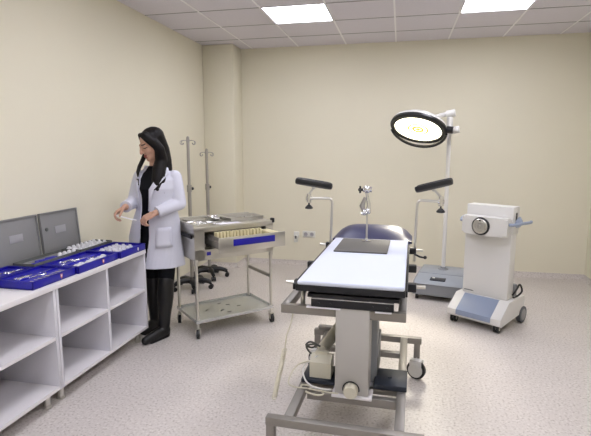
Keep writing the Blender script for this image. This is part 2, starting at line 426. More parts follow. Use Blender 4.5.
MB().box(W-.022, W-.006, -D+.02, D-.02, .40, .43, .003).build('side_rail', M['steelm'], T)
# cabinet body: open front where the drawer slides
m = MB().box(-W, -W+.004, -D, D, .635, .885).box(W-.004, W, -D, D, .635, .885).box(-W, W, D-.004, D, .635, .885).box(-W, W, -D, D, .635, .64)
m.box(-W, -W+.085, -D-.001, -D+.005, .635, .885).box(W-.07, W, -D-.001, -D+.005, .635, .885).box(-W, W, -D-.001, -D+.005, .635, .72).box(-W, W, -D-.001, -D+.005, .862, .885)
m.build('body', M['steel'], T)
m = MB().box(-W-.006, W+.006, -D-.006, D+.006, .880, .905, .003)
m.box(-W-.006, W+.006, D-.002, D+.008, .90, .928, .002).box(-W-.008, -W, -D, D, .90, .925, .002)
m.build('top', M['steel'], T)
MB().box(-W-.022, -W-.004, -D+.02, D-.02, .812, .842, .006).build('side_bumper', M['black'], T)
MB().box(W-.012, W+.014, -D-.010, -D+.03, .885, .925, .006).build('corner_bumper', M['black'], T)
DX0, DX1, DY = -.245, .345, -.205
dr = MB().box(DX0, DX1, -D+DY-.012, -D+DY, .722, .842, .002).build('drawer', M['steel'], T)
m = MB().box(DX0+.03, DX0+.036, -D+DY, D-.2, .745, .832).box(DX1-.036, DX1-.03, -D+DY, D-.2, .745, .832).box(DX0+.03, DX1-.03, -D+DY, D-.2, .74, .745).box(DX0+.03, DX1-.03, D-.206, D-.2, .745, .82)
m.build('drawer_box', M['steelm'], dr)
MB().box(DX0+.018, DX0+.03, -D+DY, D-.2, .768, .80).build('runner', M['steelm'], dr)
MB().box(DX1-.03, DX1-.018, -D+DY, D-.2, .768, .80).build('runner', M['steelm'], dr)
MB().box(DX0+.12, DX1-.10, -D+DY-.0145, -D+DY-.011, .770, .822, .001).build('blue_label_strip', M['blue'], dr)
MB().box(-.255, -.22, -D-.004, -D, .672, .700, .001).build('blue_label', M['blue'], T)
MB().box(DX0+.04, DX1-.04, -D+DY+.004, -D-.005, .746, .756).build('drawer_liner', M['wood'], dr)
def trolley_item(name, mb, m_, label, cat, x, y, z, rz, grp=None):
    o = mb.build(name, M[m_]); c, s = math.cos(R(46)), math.sin(R(46))
    o.location = (-1.462+x*c-y*s, 3.762+x*s+y*c, z); o.rotation_euler = (0, 0, R(46)+rz)
    return tag(o, label, cat, grp)
MB().box(DX0+.47, DX1-.04, -.42, -D-.006, .757, .838, .003).build('cream_compartment', M['wood'], dr)
for i in range(14):
    trolley_item('cream_packet', MB().box(-.0095, .0095, -.028, .028, 0, .100, .003).box(-.007, .007, -.020, .020, .099, .105, .001), 'wood',
        'cream upright packet in the row filling the open drawer', 'packet', DX0+.054+.0295*i, -.278, .7565, R(random.uniform(-2, 2)), 'cream packets in the drawer')
def steel_tray(a, b, h):
    m = MB().box(-a, a, -b, b, 0, .003)
    for (x0, x1, y0, y1) in ((-a, a, -b, -b+.003), (-a, a, b-.003, b), (-a, -a+.003, -b, b), (a-.003, a, -b, b)): m.box(x0, x1, y0, y1, 0, h)
    m.box(-a-.008, a+.008, -b-.008, -b+.002, h-.002, h+.001).box(-a-.008, a+.008, b-.002, b+.008, h-.002, h+.001).box(-a-.008, -a+.002, -b, b, h-.002, h+.001).box(a-.002, a+.008, -b, b, h-.002, h+.001)
    return m
ZT = .9055
trolley_item('steel_tray', steel_tray(.155, .105, .028), 'steel', 'large shallow stainless tray at the right end of the trolley top', 'tray', .175, .0, ZT, 0)
trolley_item('steel_tray', steel_tray(.09, .05, .016), 'steel', 'small stainless tray at the back left of the trolley top', 'tray', -.21, .13, ZT, .1)
def bowl(r, h): return MB().lathe([(r*.5, 0), (r*.9, h*.5), (r, h), (r*1.05, h), (r*.95, h*.9), (r*.82, h*.45), (r*.45, .004)], 24)
trolley_item('kidney_bowl', bowl(.055, .03), 'chrome', 'round steel bowl on the trolley top between the trays', 'bowl', -.05, .06, ZT, 0)
trolley_item('kidney_bowl', bowl(.035, .026), 'chrome', 'small steel cup on the trolley top behind the round bowl', 'bowl', -.05, .165, ZT, 0)
for i, (x, y, a, L) in enumerate(((-.22, -.10, 10, .17), (-.17, -.03, -20, .18), (-.29, -.02, 35, .15), (-.08, -.12, 5, .16), (-.26, .04, -10, .16))):
    o = forceps(0, 0, ZT, L, 0, 'surgical_scissors'); c, s = math.cos(R(46)), math.sin(R(46))
    o.location = (-1.462+x*c-y*s, 3.762+x*s+y*c, ZT); o.rotation_euler = (0, 0, R(46+a)); tag(o, 'steel surgical scissors lying loose on the trolley top', 'scissors', 'scissors on the trolley top')
for i, (x, y, a, L) in enumerate(((.12, .02, 20, .18), (.18, -.03, -30, .17), (.22, .04, 60, .15))):
    o = forceps(0, 0, ZT+.004, L, 0, 'surgical_scissors'); c, s = math.cos(R(46)), math.sin(R(46))
    o.location = (-1.462+x*c-y*s, 3.762+x*s+y*c, ZT+.004); o.rotation_euler = (0, 0, R(46+a)); tag(o, 'steel surgical scissors inside the large tray on the trolley', 'scissors', 'scissors in the large tray')
trolley_item('paper_sheet', MB().box(-.10, .10, -.035, .035, 0, .001), 'paper', 'white paper strip lying at the front of the trolley top', 'paper', -.03, -.165, ZT, .05)
for i, (x, y, a) in enumerate(((-.05, -.05, 20), (.05, .06, -15), (-.16, .03, 40), (.12, -.02, 5), (-.02, -.12, -5), (.0, .13, 10))):
    trolley_item('dark_clip', MB().box(-.018, .018, -.004, .004, 0, .004, .001), 'greyd', 'small dark clip lying on the bottom shelf of the trolley', 'clip', x, y, .1325, R(a), 'dark clips on the trolley shelf')

# ------------------------------------------------------------------ operating table
O = thing('operating_table', 'operating table with white mattress and grey steel base in mid room', 'operating table', (-.21, 2.26, 0), R(-1.48))
def fr(*bx):
    m = MB()
    for b in bx: m.box(*b, .003)
    return m
fr((-.36, .355, -.31, -.27, .232, .272)).build('front_cross_bar', M['frame'], O)
for s in (-1, 1):
    x = -.3375 if s < 0 else .3325
    l = MB().box(x-.02, x+.02, -.31, -.27, .125, .24, .003).build('front_leg', M['frame'], O)
    caster(l, x, -.29, .055, 'greyp', .13, R(90))
    l = MB().box(x-.02, x+.02, .81, .85, .135, .24, .003).build('rear_leg', M['frame'], O)
    c_ = MB()
    c = Vector((x, .80, .0625))
    c_.lathe([(.028, .0), (.028, .02), (.016, .03), (.016, .04)], 18, Matrix.Translation((x, .825, .10)))
    wq = Matrix.Translation((x, .80, .0625)) @ Matrix.Rotation(R(68), 4, 'Z')
    c_.box(-.024, -.016, -.04, .04, .0, .07, .006, wq).box(.016, .024, -.04, .04, .0, .07, .006, wq).box(-.024, .024, -.036, .036, .052, .072, .006, wq)
    co = c_.build('rear_caster', M['white'], l)
    wd_ = Matrix.Rotation(R(68), 3, 'Z') @ Vector((1, 0, 0))
    MB().cyl(c-wd_*.012, c+wd_*.012, .0620, n=28).build('wheel', M['black'], co)
    MB().cyl(c-wd_*.026, c+wd_*.026, .046, n=28).build('wheel_disc', M['white'], co)
fr((-.36, .36, .81, .85, .232, .272)).build('rear_cross_bar', M['frame'], O)
fr((-.28, -.235, -.27, .81, .232, .272)).build('side_rail', M['frame'], O)
fr((.225, .27, -.27, .81, .232, .272)).build('side_rail', M['frame'], O)
fr((-.235, .225, .02, .06, .20, .245)).build('centre_cross_bar', M['frame'], O)
fr((-.235, .225, .09, .12, .235, .262)).build('thin_cross_bar', M['frame'], O)
fr((-.235, .225, .56, .60, .232, .265)).build('back_cross_bar', M['frame'], O)
# column
col = MB().box(-.085, .085, 0, .16, .262, .74, .006).build('column', M['colm'], O)
MB().box(-.06, .115, .16, .30, .262, .72, .006).box(-.055, .12, .17, .42, .40, .47, .004).build('rear_column_cover', M['baseg'], O)
MB().box(-.10, .105, -.014, .18, .248, .262, .003).build('column_foot', M['lamedge'], O)
MB().box(-.05, .118, .18, .44, .262, .42, .006).build('drive_housing', M['greyd'], O)
k = MB().lathe([(.034, 0), (.036, .01), (.036, .04), (.03, .05)], 28, at((.0, -.002, .30), (0, -1, 0))).build('round_cap', M['cream'], O)
MB().tube([(.041*math.cos(q), -.012, .30+.041*math.sin(q)) for q in [R(d) for d in range(-10, 200, 12)]], .003, 8).build('cap_cable', M['black'], k)
MB().box(.105, .275, .075, .27, .272, .300, .004).lathe([(.012, .300), (.012, .303)], 16, Matrix.Translation((.185, .17, 0))).build('foot_plate', M['plate'], O)
MB().box(-.275, -.095, .055, .25, .272, .292, .004).build('foot_plate', M['plate'], O)
MB().cyl((-.205, .30, .36), (-.105, .62, .46), .034, n=18).cyl((-.115, .58, .45), (-.09, .66, .475), .024).cyl((-.215, .27, .345), (-.20, .31, .365), .026).build('linear_motor', M['cream'], O)
MB().box(-.16, -.09, .64, .68, .27, .50, .003).build('motor_bracket', M['frame'], O)
MB().box(-.33, -.12, .805, .845, .275, .30, .003).build('bracket', M['frame'], O)
# upper frame
fr((-.375, .26, .02, .055, .662, .708)).build('upper_front_bar', M['frame'], O)
fr((-.375, -.335, .055, .75, .662, .708)).build('upper_side_bar', M['frame'], O)
fr((.22, .26, .055, .75, .662, .708)).build('upper_side_bar', M['frame'], O)
fr((-.335, .22, .71, .75, .662, .708)).build('upper_back_bar', M['frame'], O)
MB().tube(arc([(-.272, .085, .69), (-.272, .085, .755), (-.272, .16, .755), (-.272, .30, .755)], .03), .013, 12).build('bent_pipe', M['steel'], O)
MB().box(-.05, .08, .02, .24, .70, .80).box(-.30, .24, .30, .42, .70, .78).box(-.30, .24, .66, .74, .70, .78).build('lift_head', M['blackm'], O)
m = MB().box(-.21, .20, -.005, .03, .718, .757, .002).box(-.225, .22, .0, .04, .765, .782, .002).box(-.23, -.20, .0, .95, .765, .782).box(.20, .225, .0, .95, .765, .782)
for x in (-.17, -.11, .10, .17): m.cyl((x, -.008, .738), (x, .0, .738), .005, n=10)
m.build('under_plate', M['blackm'], O)
MB().box(-.21, .20, -.003, .0015, .7585, .7625).build('steel_strip', M['chrome'], O)
MB().box(-.235, -.06, -.004, .02, .7085, .716, .001).build('paper_label', M['paper'], O)
MB().box(.11, .19, -.004, .02, .7085, .716, .001).build('paper_label', M['paper'], O)
MB().box(-.288, .252, -.018, 1.20, .798, .830, .004).build('table_top', M['blackm'], O)
MB().box(-.280, .250, -.022, 1.195, .830, .853, .010, seg=3).build('mattress', M['sheet'], O)
for x0, x1 in ((-.306, -.290), (.253, .263)):
    rl = MB().box(x0, x1, .0, 1.28, .798, .828, .002).build('accessory_rail', M['blackm'], O)
def clamp(s, x, y, silver, w_=.06, z=.81):
    c = MB().box(min(x, x+s*w_), max(x, x+s*w_), y-.022, y+.022, z-.024, z+.018, .004).build('clamp', M['blackm'], O)
    if silver:
        MB().cyl((x+s*w_, y, z), (x+s*(w_+.045), y, z+.002), .009).build('clamp_pin', M['steel'], c)
clamp(-1, -.285, .085, True, .032); clamp(-1, -.292, .50, False, .045); clamp(-1, -.292, 1.12, True, .045)
clamp(1, .252, .15, True, .052); clamp(1, .252, .55, False, .055); clamp(1, .252, 1.06, True, .055)
MB().tube([(.295, .99, .80), (.33, .98, .785), (.36, .98, .780)], [.006, .007, .006], 10).ball((.366, .98, .782), .012).build('clamp_lever', M['black'], O)
# navy head cushion, domed
m = MB(); n = 14; rows = []
for j in range(11):
    v = j/10; row = []
    for i in range(17):
        u = i/16*2-1
        x = -.012+.29*u*(1-.10*max(0, v-.6)/.4*1.0)
        y = 1.205+.40*v
        z = .842+.075*(1-abs(u)**5)*(math.sin(min(1, v*1.6+.06)*math.pi/2))*(1-.35*max(0, v-.7)/.3)
        row.append(m.bm.verts.new((x, y, z)))
    rows.append(row)
for a, b in zip(rows, rows[1:]):
    for i in range(16): m.bm.faces.new((a[i], a[i+1], b[i+1], b[i]))
ext = bmesh.ops.extrude_face_region(m.bm, geom=m.bm.faces[:])
for v in ext['geom']:
    if isinstance(v, bmesh.types.BMVert): v.co.z = .826
m.build('head_cushion', M['navy'], O)
MB().box(-.29, .265, 1.205, 1.60, .79, .826, .004).build('head_plate', M['blackm'], O)
# arm supports
def arm_support(s, x, y, pts, joint, pad0, pad1):
    p = MB().tube(arc(pts, .035), .0095, 12).build('arm_support', M['steel'], O)
    j = Vector(joint)
    MB().cyl(j-Vector((0, 0, .03)), j+Vector((0, 0, .035)), .017).box(j.x-.022, j.x+.022, j.y-.014, j.y+.014, j.z-.012, j.z+.014, .004).build('swivel_joint', M['chrome'], p)
    MB().lathe([(.006, .03), (.006, .0), (.012, -.002), (.028, -.018), (.030, -.028), (.018, -.032)], 16, Matrix.Translation(j+Vector((0, 0, -.045)))).build('knob', M['black'], p)
    a, b = Vector(pad0), Vector(pad1); mid = (a+b)/2; d = b-a; L = d.length
    MB().cyl(j+Vector((0, 0, .03)), mid-Vector((0, 0, .02)), .009, .008).ball(mid-Vector((0, 0, .022)), .016).build('pad_stem', M['steel'], p)
    # gutter shaped pad
    X = d.normalized(); Y = Vector((0, 1, 0)); Z = X.cross(Y).normalized(); Y = Z.cross(X)
    mx = Matrix(((X.x, Y.x, Z.x, mid.x), (X.y, Y.y, Z.y, mid.y), (X.z, Y.z, Z.z, mid.z), (0, 0, 0, 1)))
    g = MB(); sec = []
    for q in range(13):
        t_ = -1+2*q/12; sec.append((t_*.055, .020*t_*t_+.014))
    low = [(w*1.06, h-.030-.004*(1-abs(w)/.055)) for w, h in reversed(sec)]
    prof = sec+low; K = 11; rings = []
    for i in range(K):
        u = -1+2*i/(K-1); sc = (1-abs(u)**6*.45)
        rings.append([g.bm.verts.new((u*L/2, w*sc, -.001+(h-.0)*(.8+.2*sc))) for w, h in prof])
    for A, B in zip(rings, rings[1:]):
        for i in range(len(prof)): g.bm.faces.new((A[i], A[(i+1) % len(prof)], B[(i+1) % len(prof)], B[i]))
    g.bm.faces.new(rings[0]); g.bm.faces.new(list(reversed(rings[-1])))
    bmesh.ops.transform(g.bm, matrix=mx, verts=g.bm.verts)
    o = g.build('arm_pad', M['black'], p)
    sm = o.modifiers.new('sub', 'SUBSURF'); sm.levels = 1; sm.render_levels = 1
arm_support(-1, 0, 0, [(-.306, 1.12, .74), (-.302, 1.12, .90), (-.290, 1.10, 1.155), (-.448, 1.10, 1.150)], (-.463, 1.10, 1.150), (-.562, 1.07, 1.277), (-.292, 1.12, 1.232))
arm_support(1, 0, 0, [(.300, 1.12, .72), (.300, 1.12, .90), (.304, 1.10, 1.158), (.445, 1.10, 1.150)], (.460, 1.10, 1.150), (.286, 1.12, 1.222), (.532, 1.07, 1.290))
# hand control cord hanging
hc = MB().tube([(-.315, .04, .655), (-.325, .03, .60), (-.345, .02, .54), (-.352, .01, .47)], .0035, 8).build('hand_control_cord', M['cream'], O)
m = MB(); pts = []
for i in range(240):
    q = i*.55; z = .47-.0009*i; pts.append((-.352-.0001*i+.010*math.cos(q), .01-.0005*i+.010*math.sin(q), z))
m.tube(pts, .0042, 6).tube([(-.376, -.105, .268), (-.352, .01, .47)], .009, 10).build('coiled_cord', M['cream'], hc)

def otl(x, y, z):   # table space to world
    a = R(-1.48); return (-.21+x*math.cos(a)-y*math.sin(a), 2.26+x*math.sin(a)+y*math.cos(a), z)
o = MB().box(-.17, .17, -.222, .222, 0, .009, .004, seg=3).build('rubber_mat', M['rubber']); o.location = otl(-.042, .91, .8535); o.rotation_euler = (0, 0, R(-1.48))
tag(o, 'dark grey rectangular mat lying on the white mattress', 'mat')
# articulated clamp stand on the mat
t = thing('clamp_stand', 'small jointed chrome clamp stand on the dark grey mat', 'clamp stand', otl(-.036, 1.06, .8627), R(-1.48))
MB().lathe([(.034, 0), (.034, .006), (.012, .010), (.010, .018)], 24).build('foot', M['chrome'], t)
MB().cyl((0, 0, .01), (0, 0, .20), .0065).build('rod', M['steel'], t)
MB().ball((-.018, 0, .205), .024).ball((.006, -.005, .215), .020).cyl((-.04, -.01, .195), (.02, -.01, .205), .011).build('lower_joint', M['chrome'], t)
MB().tube([(-.022, 0, .21), (-.036, -.004, .25), (-.016, 0, .31)], [.014, .019, .010], 12).build('jaw', M['steelm'], t)
MB().tube([(.008, 0, .20), (.010, 0, .26), (-.006, 0, .34)], [.018, .013, .010], 12).build('link_arm', M['chrome'], t)
MB().ball((-.004, 0, .365), .028).cyl((-.03, 0, .365), (.03, 0, .365), .020).build('upper_joint', M['chrome'], t)
kb = MB().cyl((-.055, 0, .362), (-.028, 0, .362), .010)
for q in range(5):
    a = R(72*q+18); kb.cyl((-.05, 0, .362), (-.052, .026*math.cos(a), .362+.026*math.sin(a)), .008, .006, n=10)
kb.ball((-.054, 0, .362), .013).build('star_knob', M['black'], t)
# power box
t = thing('power_supply_box', 'cream power supply box with sockets on the left foot plate of the table', 'power supply', otl(-.175, .135, .2925), R(-1.48))
MB().prism([(-.05, 0), (.05, 0), (.05, .085), (-.01, .115), (-.05, .10)], -.055, .06, 'x', Matrix.Rotation(R(180), 4, 'Z')).build('housing', M['cream'], t)
MB().box(-.04, .03, .0, .03, .095, .125, .004).build('socket_block', M['cream'], t)
def cable(pts, r, m_, label):
    o = MB().tube(curve([otl(*p) for p in pts]), r, 8).build('cable', M[m_]); return tag(o, label, 'cable')
cable([(-.235, .12, .37), (-.30, .06, .36), (-.33, .0, .30), (-.30, -.01, .278), (-.22, -.01, .276), (-.12, -.03, .28), (-.06, -.04, .285)], .004, 'cream', 'pale cable looping from the power box toward the round cap of the column')
cable([(-.20, .12, .40), (-.27, .10, .34), (-.25, .04, .30), (-.20, .0, .284), (-.15, -.02, .288), (-.10, -.02, .290)], .0045, 'white', 'white cable curving over the front of the left foot plate')
cable([(-.23, .02, .279), (-.26, .01, .281), (-.25, -.012, .265), (-.18, -.02, .252), (-.14, -.02, .262), (-.17, .005, .275), (-.22, .012, .281), (-.24, .0, .289)], .005, 'cream', 'bundle of pale cable coiled on the centre cross bar of the table')
cable([(-.20, .20, .42), (-.25, .18, .45), (-.28, .20, .42), (-.25, .22, .40), (-.22, .20, .43), (-.27, .17, .43), (-.26, .20, .38), (-.23, .2, .36), (-.26, .18, .33), (-.24, .19, .30)], .0055, 'greyd', 'dark grey cable knotted behind the power supply box')

# ------------------------------------------------------------------ surgical lamp
L = thing('surgical_lamp', 'mobile surgical lamp with lit round head on a white pole behind the table', 'surgical lamp', (.49, 5.05, 0), R(-12))
MB().prism([(-.32, .055), (.32, .055), (.32, .212), (-.06, .212), (-.285, .188), (-.32, .165)], -.27, .30, 'x').build('base', M['baseg'], L)
MB().prism([(-.322, .168), (-.286, .190), (-.06, .2145), (-.06, .2165), (-.29, .193), (-.325, .170)], -.255, .285, 'x').build('top_cover', M['baset'], L)
MB().box(-.26, .29, -.055, .31, .2125, .222, .004).build('rear_cover', M['baset'], L)
pl_ = MB().box(-.075, .075, -.04, .04, 0, .012, .004, Matrix.Translation((-.04, -.225, .1985)) @ Matrix.Rotation(R(6), 4, 'X')).build('control_panel', M['plate'], L)
MB().box(-.055, -.03, .0, .02, .012, .02, .003, Matrix.Translation((-.04, -.225, .1985)) @ Matrix.Rotation(R(6), 4, 'X')).build('switch', M['socket'], pl_)
for sx, sy in ((-.235, -.26), (-.235, .26), (.265, -.26), (.265, .26)):
    MB().cyl((sx-.012, sy, .03), (sx+.012, sy, .03), .03).cyl((sx, sy, .03), (sx, sy, .06), .012).build('caster', M['black'], L)
PX, PY = -.038, .16
MB().lathe([(.055, .222), (.055, .228), (.03, .235), (.028, .25)], 24, Matrix.Translation((PX, PY, 0))).build('pole_foot', M['baseg'], L)
MB().cyl((PX, PY, .23), (PX, PY, 1.80), .021).build('pole', M['white'], L)
MB().lathe([(.023, 1.70), (.032, 1.71), (.032, 1.83), (.023, 1.84)], 20, Matrix.Translation((PX, PY, 0))).cyl((PX, PY, 1.84), (PX, PY, 1.89), .020).build('pole_head', M['white'], L)
# lamp head: local axes through the disc centre
Rw = Matrix.Rotation(R(12), 3, 'Z')
hc_ = Rw @ (Vector((.165, 5.0, 1.725))-Vector((.49, 5.05, 0)))
nv = Rw @ Vector((-.20, -.42, -.88)).normalized()
fm = Matrix.Translation(hc_) @ frame_z(-nv)      # +z = back of the lamp
hd = MB().lathe([(.265, -.012), (.275, .0), (.265, .04), (.20, .085), (.10, .115), (.03, .12)], 40, fm).build('lamp_head', M['white'], L)
MB().ring([(.272, -.034), (.284, -.012), (.278, .012), (.255, .012), (.234, -.012), (.236, -.030)], 44, fm).build('rim', M['black'], hd)
MB().lathe([(.238, -.020), (.238, -.014)], 44, fm).build('lens', M['lampg'], hd)
MB().ring([(.034, -.0245), (.060, -.0245), (.060, -.0205), (.034, -.0205)], 28, fm).build('bulb_reflector', M['lampc'], hd)
MB().ring([(.086, -.0235), (.104, -.0235), (.104, -.0205), (.086, -.0205)], 28, fm).build('bulb_reflector', M['lampc'], hd)
MB().lathe([(.020, -.026), (.022, -.0205)], 20, fm).build('bulb', M['lampc'], hd)
ax = (fm.to_3x3() @ Vector((0, 0, 1))); rt_ = Vector((1, 0, 0)); rt_ = (rt_-ax*rt_.dot(ax)).normalized(); fw_ = ax.cross(rt_)
pts = []
for i in range(25):
    q = R(-8-164*i/24); d_ = rt_*math.cos(q)+fw_*math.sin(q)*(-1 if (fw_.y > 0) else 1)
    pts.append(hc_+d_*(.278)-ax*(.02+.048*math.sin(-q)))
MB().tube(pts, .015, 10).build('guide_handle', M['black'], hd)
for sgn in (-1, 1): pass
side = hc_+rt_*.31
top_ = Vector((PX, PY, 1.86)); low_ = Vector((PX, PY, 1.73))
MB().tube(curve([hc_+ax*.10+rt_*.02, hc_+ax*.13+rt_*.14, top_+Vector((-.07, -.02, .0)), top_+Vector((0, 0, .01))]), .024, 12).cyl(top_+Vector((-.035, 0, .005)), top_+Vector((.05, 0, .02)), .038).build('upper_arm', M['white'], hd)
MB().tube([side+ax*.02, side+Vector((.05, .03, .0)), Vector((PX+.03, PY-.03, 1.70))], [.022, .026, .024], 12).cyl(Vector((PX-.02, PY-.03, 1.69)), Vector((PX+.10, PY-.03, 1.71)), .036).build('lower_arm', M['white'], hd)
MB().cyl(side-rt_*.03, side+rt_*.03, .035).build('side_hinge', M['black'], hd)

# ------------------------------------------------------------------ white generator cart
K = thing('medical_cart', 'white wheeled medical unit with round metal dial, right of the lamp base', 'medical device', (.778, 4.288, 0), R(-34))
MB().prism([(-.25, .075), (-.23, .06), (.22, .09), (.235, .21), (.22, .24), (-.10, .24), (-.25, .125)], -.235, .235, 'x').build('base', M['white'], K)
MB().box(-.20, .20, -.12, .20, .05, .085, .004).build('underside', M['black'], K)
MB().prism([(-.256, .085), (-.252, .128), (-.10, .2425), (-.085, .2425), (-.09, .236), (-.24, .12), (-.245, .085)], -.155, .15, 'x').build('blue_front_panel', M['bluegrey'], K)
bd = MB().box(-.20, .20, -.06, .055, .24, .84, .008).build('body', M['white'], K)
MB().box(-.185, -.095, -.0612, -.0600, .263, .268).box(-.180, -.105, -.0612, -.0600, .2695, .2725).build('model_lettering', M['greyd'], bd)
MB().box(-.20, .205, -.05, .075, .80, 1.035, .008).build('top_housing', M['white'], K)
# bulged front head
m = MB(); pr = []
for i in range(15):
    u = -1+2*i/14; pr.append((u*.195, -.135-.035*(1-u*u)))
poly = pr+[(.195, -.045), (-.195, -.045)]
m.prism(poly, .79, .945, 'z')
bmesh.ops.bevel(m.bm, geom=[e for e in m.bm.edges if abs(e.verts[0].co.z-e.verts[1].co.z) < 1e-5], offset=.012, segments=3, affect='EDGES')
hd2 = m.build('front_head', M['white'], K)
d0 = at((-.012, -.168, .868), (0, -1, 0))
dl = MB().lathe([(.076, -.01), (.076, .010), (.070, .016), (.064, .012)], 36, d0).build('dial_ring', M['black'], hd2)
MB().lathe([(.063, .008), (.063, .020), (.058, .024), (.045, .020), (.042, .026), (.030, .028), (.028, .022), (.012, .022), (.010, .032), (.004, .033)], 36, d0).build('dial', M['steel'], dl)
MB().box(-.006, .006, .045, .058, .020, .027, .001, d0 @ Matrix.Identity(4)).build('dial_mark', M['black'], dl)
for s in (-1, 1):
    pts = curve([(s*.197, -.115, .895), (s*.225, -.09, .893), (s*.262, .0, .90), (s*.285, .09, .902), (s*.283, .125, .906)])
    MB().tube(pts, [.010]+[.013]*(len(pts)-2)+[.008], 12).build('handle', M['lblue'], K)
MB().cyl((.205, .035, .90), (.235, .035, .89), .055, .03, n=24).build('side_dome', M['lblue'], K)
MB().cyl((-.245, .0, .895), (-.20, .0, .895), .012, n=14).build('side_knob', M['black'], K)
MB().box(.2045, .2075, -.005, .025, .90, .985, .001).build('side_switch_panel', M['black'], K)
MB().tube(curve([(.205, .03, .27), (.225, .06, .32), (.235, .10, .36), (.245, .13, .30), (.225, .10, .26), (.20, .06, .245)]), .008, 8).build('cable_loop', M['black'], K)
MB().box(.16, .215, .06, .11, .24, .36, .012).build('cable_guide', M['greyp'], K)
for sx in (-.19, .19):
    c = MB().cyl((sx-.022, -.205, .034), (sx-.006, -.205, .034), .034).cyl((sx+.006, -.205, .034), (sx+.022, -.205, .034), .034).box(sx-.02, sx+.02, -.22, -.16, .045, .085, .004).build('front_caster', M['black'], K)
    MB().cyl((sx-.024, -.205, .034), (sx+.024, -.205, .034), .014).build('hub_cap', M['steel'], c)
for s in (-1, 1):
    c = MB().cyl((s*.205, .20, .072), (s*.245, .20, .072), .072, n=32).build('rear_wheel', M['tyre'], K)
    MB().cyl((s*.205, .20, .072), (s*.248, .20, .072), .05, n=28).build('hub_cap', M['greyp'], c)
    MB().cyl((s*.18, .20, .072), (s*.21, .20, .072), .02).build('axle', M['black'], c)

# ------------------------------------------------------------------ woman
P = thing('person', 'woman with long dark hair in white lab coat and black boots holding a strip', 'person', (-1.908, 3.422, 0), R(5))
def remesh(mb, name, m_, voxel, smooth=6, parent=None):
    bmesh.ops.recalc_face_normals(mb.bm, faces=mb.bm.faces)
    me = bpy.data.meshes.new('tmp'); mb.bm.to_mesh(me); mb.bm.free()
    o = bpy.data.objects.new('tmp', me); C.objects.link(o)
    r = o.modifiers.new('r', 'REMESH'); r.mode = 'VOXEL'; r.voxel_size = voxel
    if smooth:
        s = o.modifiers.new('s', 'SMOOTH'); s.factor = .5; s.iterations = smooth
    dg = bpy.context.evaluated_depsgraph_get(); ev = o.evaluated_get(dg)
    nm = bpy.data.meshes.new_from_object(ev); nm.name = name
    bpy.data.objects.remove(o)
    nm.materials.clear(); nm.materials.append(m_)
    for p in nm.polygons: p.use_smooth = True
    ob = bpy.data.objects.new(name, nm); C.objects.link(ob); ob.parent = parent or P
    return ob
HM = Matrix.Translation((.000, -.018, 1.545)) @ Matrix.Rotation(R(-42), 4, 'Z') @ Matrix.Rotation(R(24), 4, 'X')
def H(x, y, z): return HM @ Vector((x, y, z))
SL, EL, WL = Vector((.160, .025, 1.290)), Vector((.206, -.005, 1.080)), Vector((.072, -.170, 1.022))
SR, ER, WR = Vector((-.122, .025, 1.290)), Vector((-.176, .0, 1.090)), Vector((-.150, -.205, 1.068))
b = MB()
b.ball((0, .015, .035), (.074, .092, .082), HM).ball((0, -.022, -.030), (.058, .066, .082), HM).ball((0, -.066, -.098), (.026, .022, .020), HM).ball((0, -.05, -.07), (.045, .04, .045), HM)
b.chain([H(0, -.088, .012), H(0, -.104, -.018), H(0, -.107, -.030)], [.008, .0105, .0125], 10)
b.ball(H(.010, -.096, -.032), .009).ball(H(-.010, -.096, -.032), .009)
b.chain([H(-.017, -.083, -.062), H(0, -.092, -.060), H(.017, -.083, -.062)], [.005, .0085, .005], 8).chain([H(-.014, -.082, -.070), H(0, -.089, -.071), H(.014, -.082, -.070)], [.005, .008, .005], 8)
for s in (-1, 1):
    b.ball(H(s*.030, -.072, .006), .016).chain([H(s*.015, -.082, .026), H(s*.040, -.074, .026)], [.008, .006], 8).ball((s*.074, .012, -.012), (.010, .018, .030), HM)
    b.ball(H(s*.036, -.058, -.030), .026)
b.chain([(.018, .035, 1.30), (.010, .025, 1.38), H(0, .02, -.04)], [.058, .050, .050], 16)
b.loft([(.84, .02, .015, .120, .095), (.92, .02, .02, .135, .10), (1.02, .02, .015, .115, .085), (1.10, .02, .015, .120, .088), (1.20, .02, .01, .138, .095), (1.27, .02, .02, .135, .075), (1.335, .02, .03, .09, .055)])
for Sx, E_, W_ in ((SL, EL, WL), (SR, ER, WR)):
    b.chain([Sx-Vector((0, 0, .012)), (Sx+E_)/2, E_], [.043, .040, .036], 14).chain([E_, E_.lerp(W_, .35), W_], [.038, .036, .024], 14)
def legp(hip, knee, ank):
    b.chain([hip, Vector(hip).lerp(Vector(knee), .5), knee], [.070, .066, .050], 16)
    b.chain([knee, Vector(knee).lerp(Vector(ank), .35), ank], [.052, .054, .036], 16)
AL, AR = Vector((.076, -.095, .09)), Vector((-.070, .070, .09))
KL, KR = Vector((.092, -.060, .47)), Vector((-.058, .025, .47))
legp((.095, .010, .86), KL, AL); legp((-.055, .02, .86), KR, AR)
TL, TR = Vector((-.006, -.268, .025)), Vector((-.118, -.075, .025))
b.chain([AL-Vector((0, 0, .045)), AL.lerp(TL, .6)+Vector((0, 0, -.015)), TL], [.034, .030, .022]).chain([AR-Vector((0, 0, .045)), AR.lerp(TR, .6)+Vector((0, 0, -.015)), TR], [.034, .030, .022])
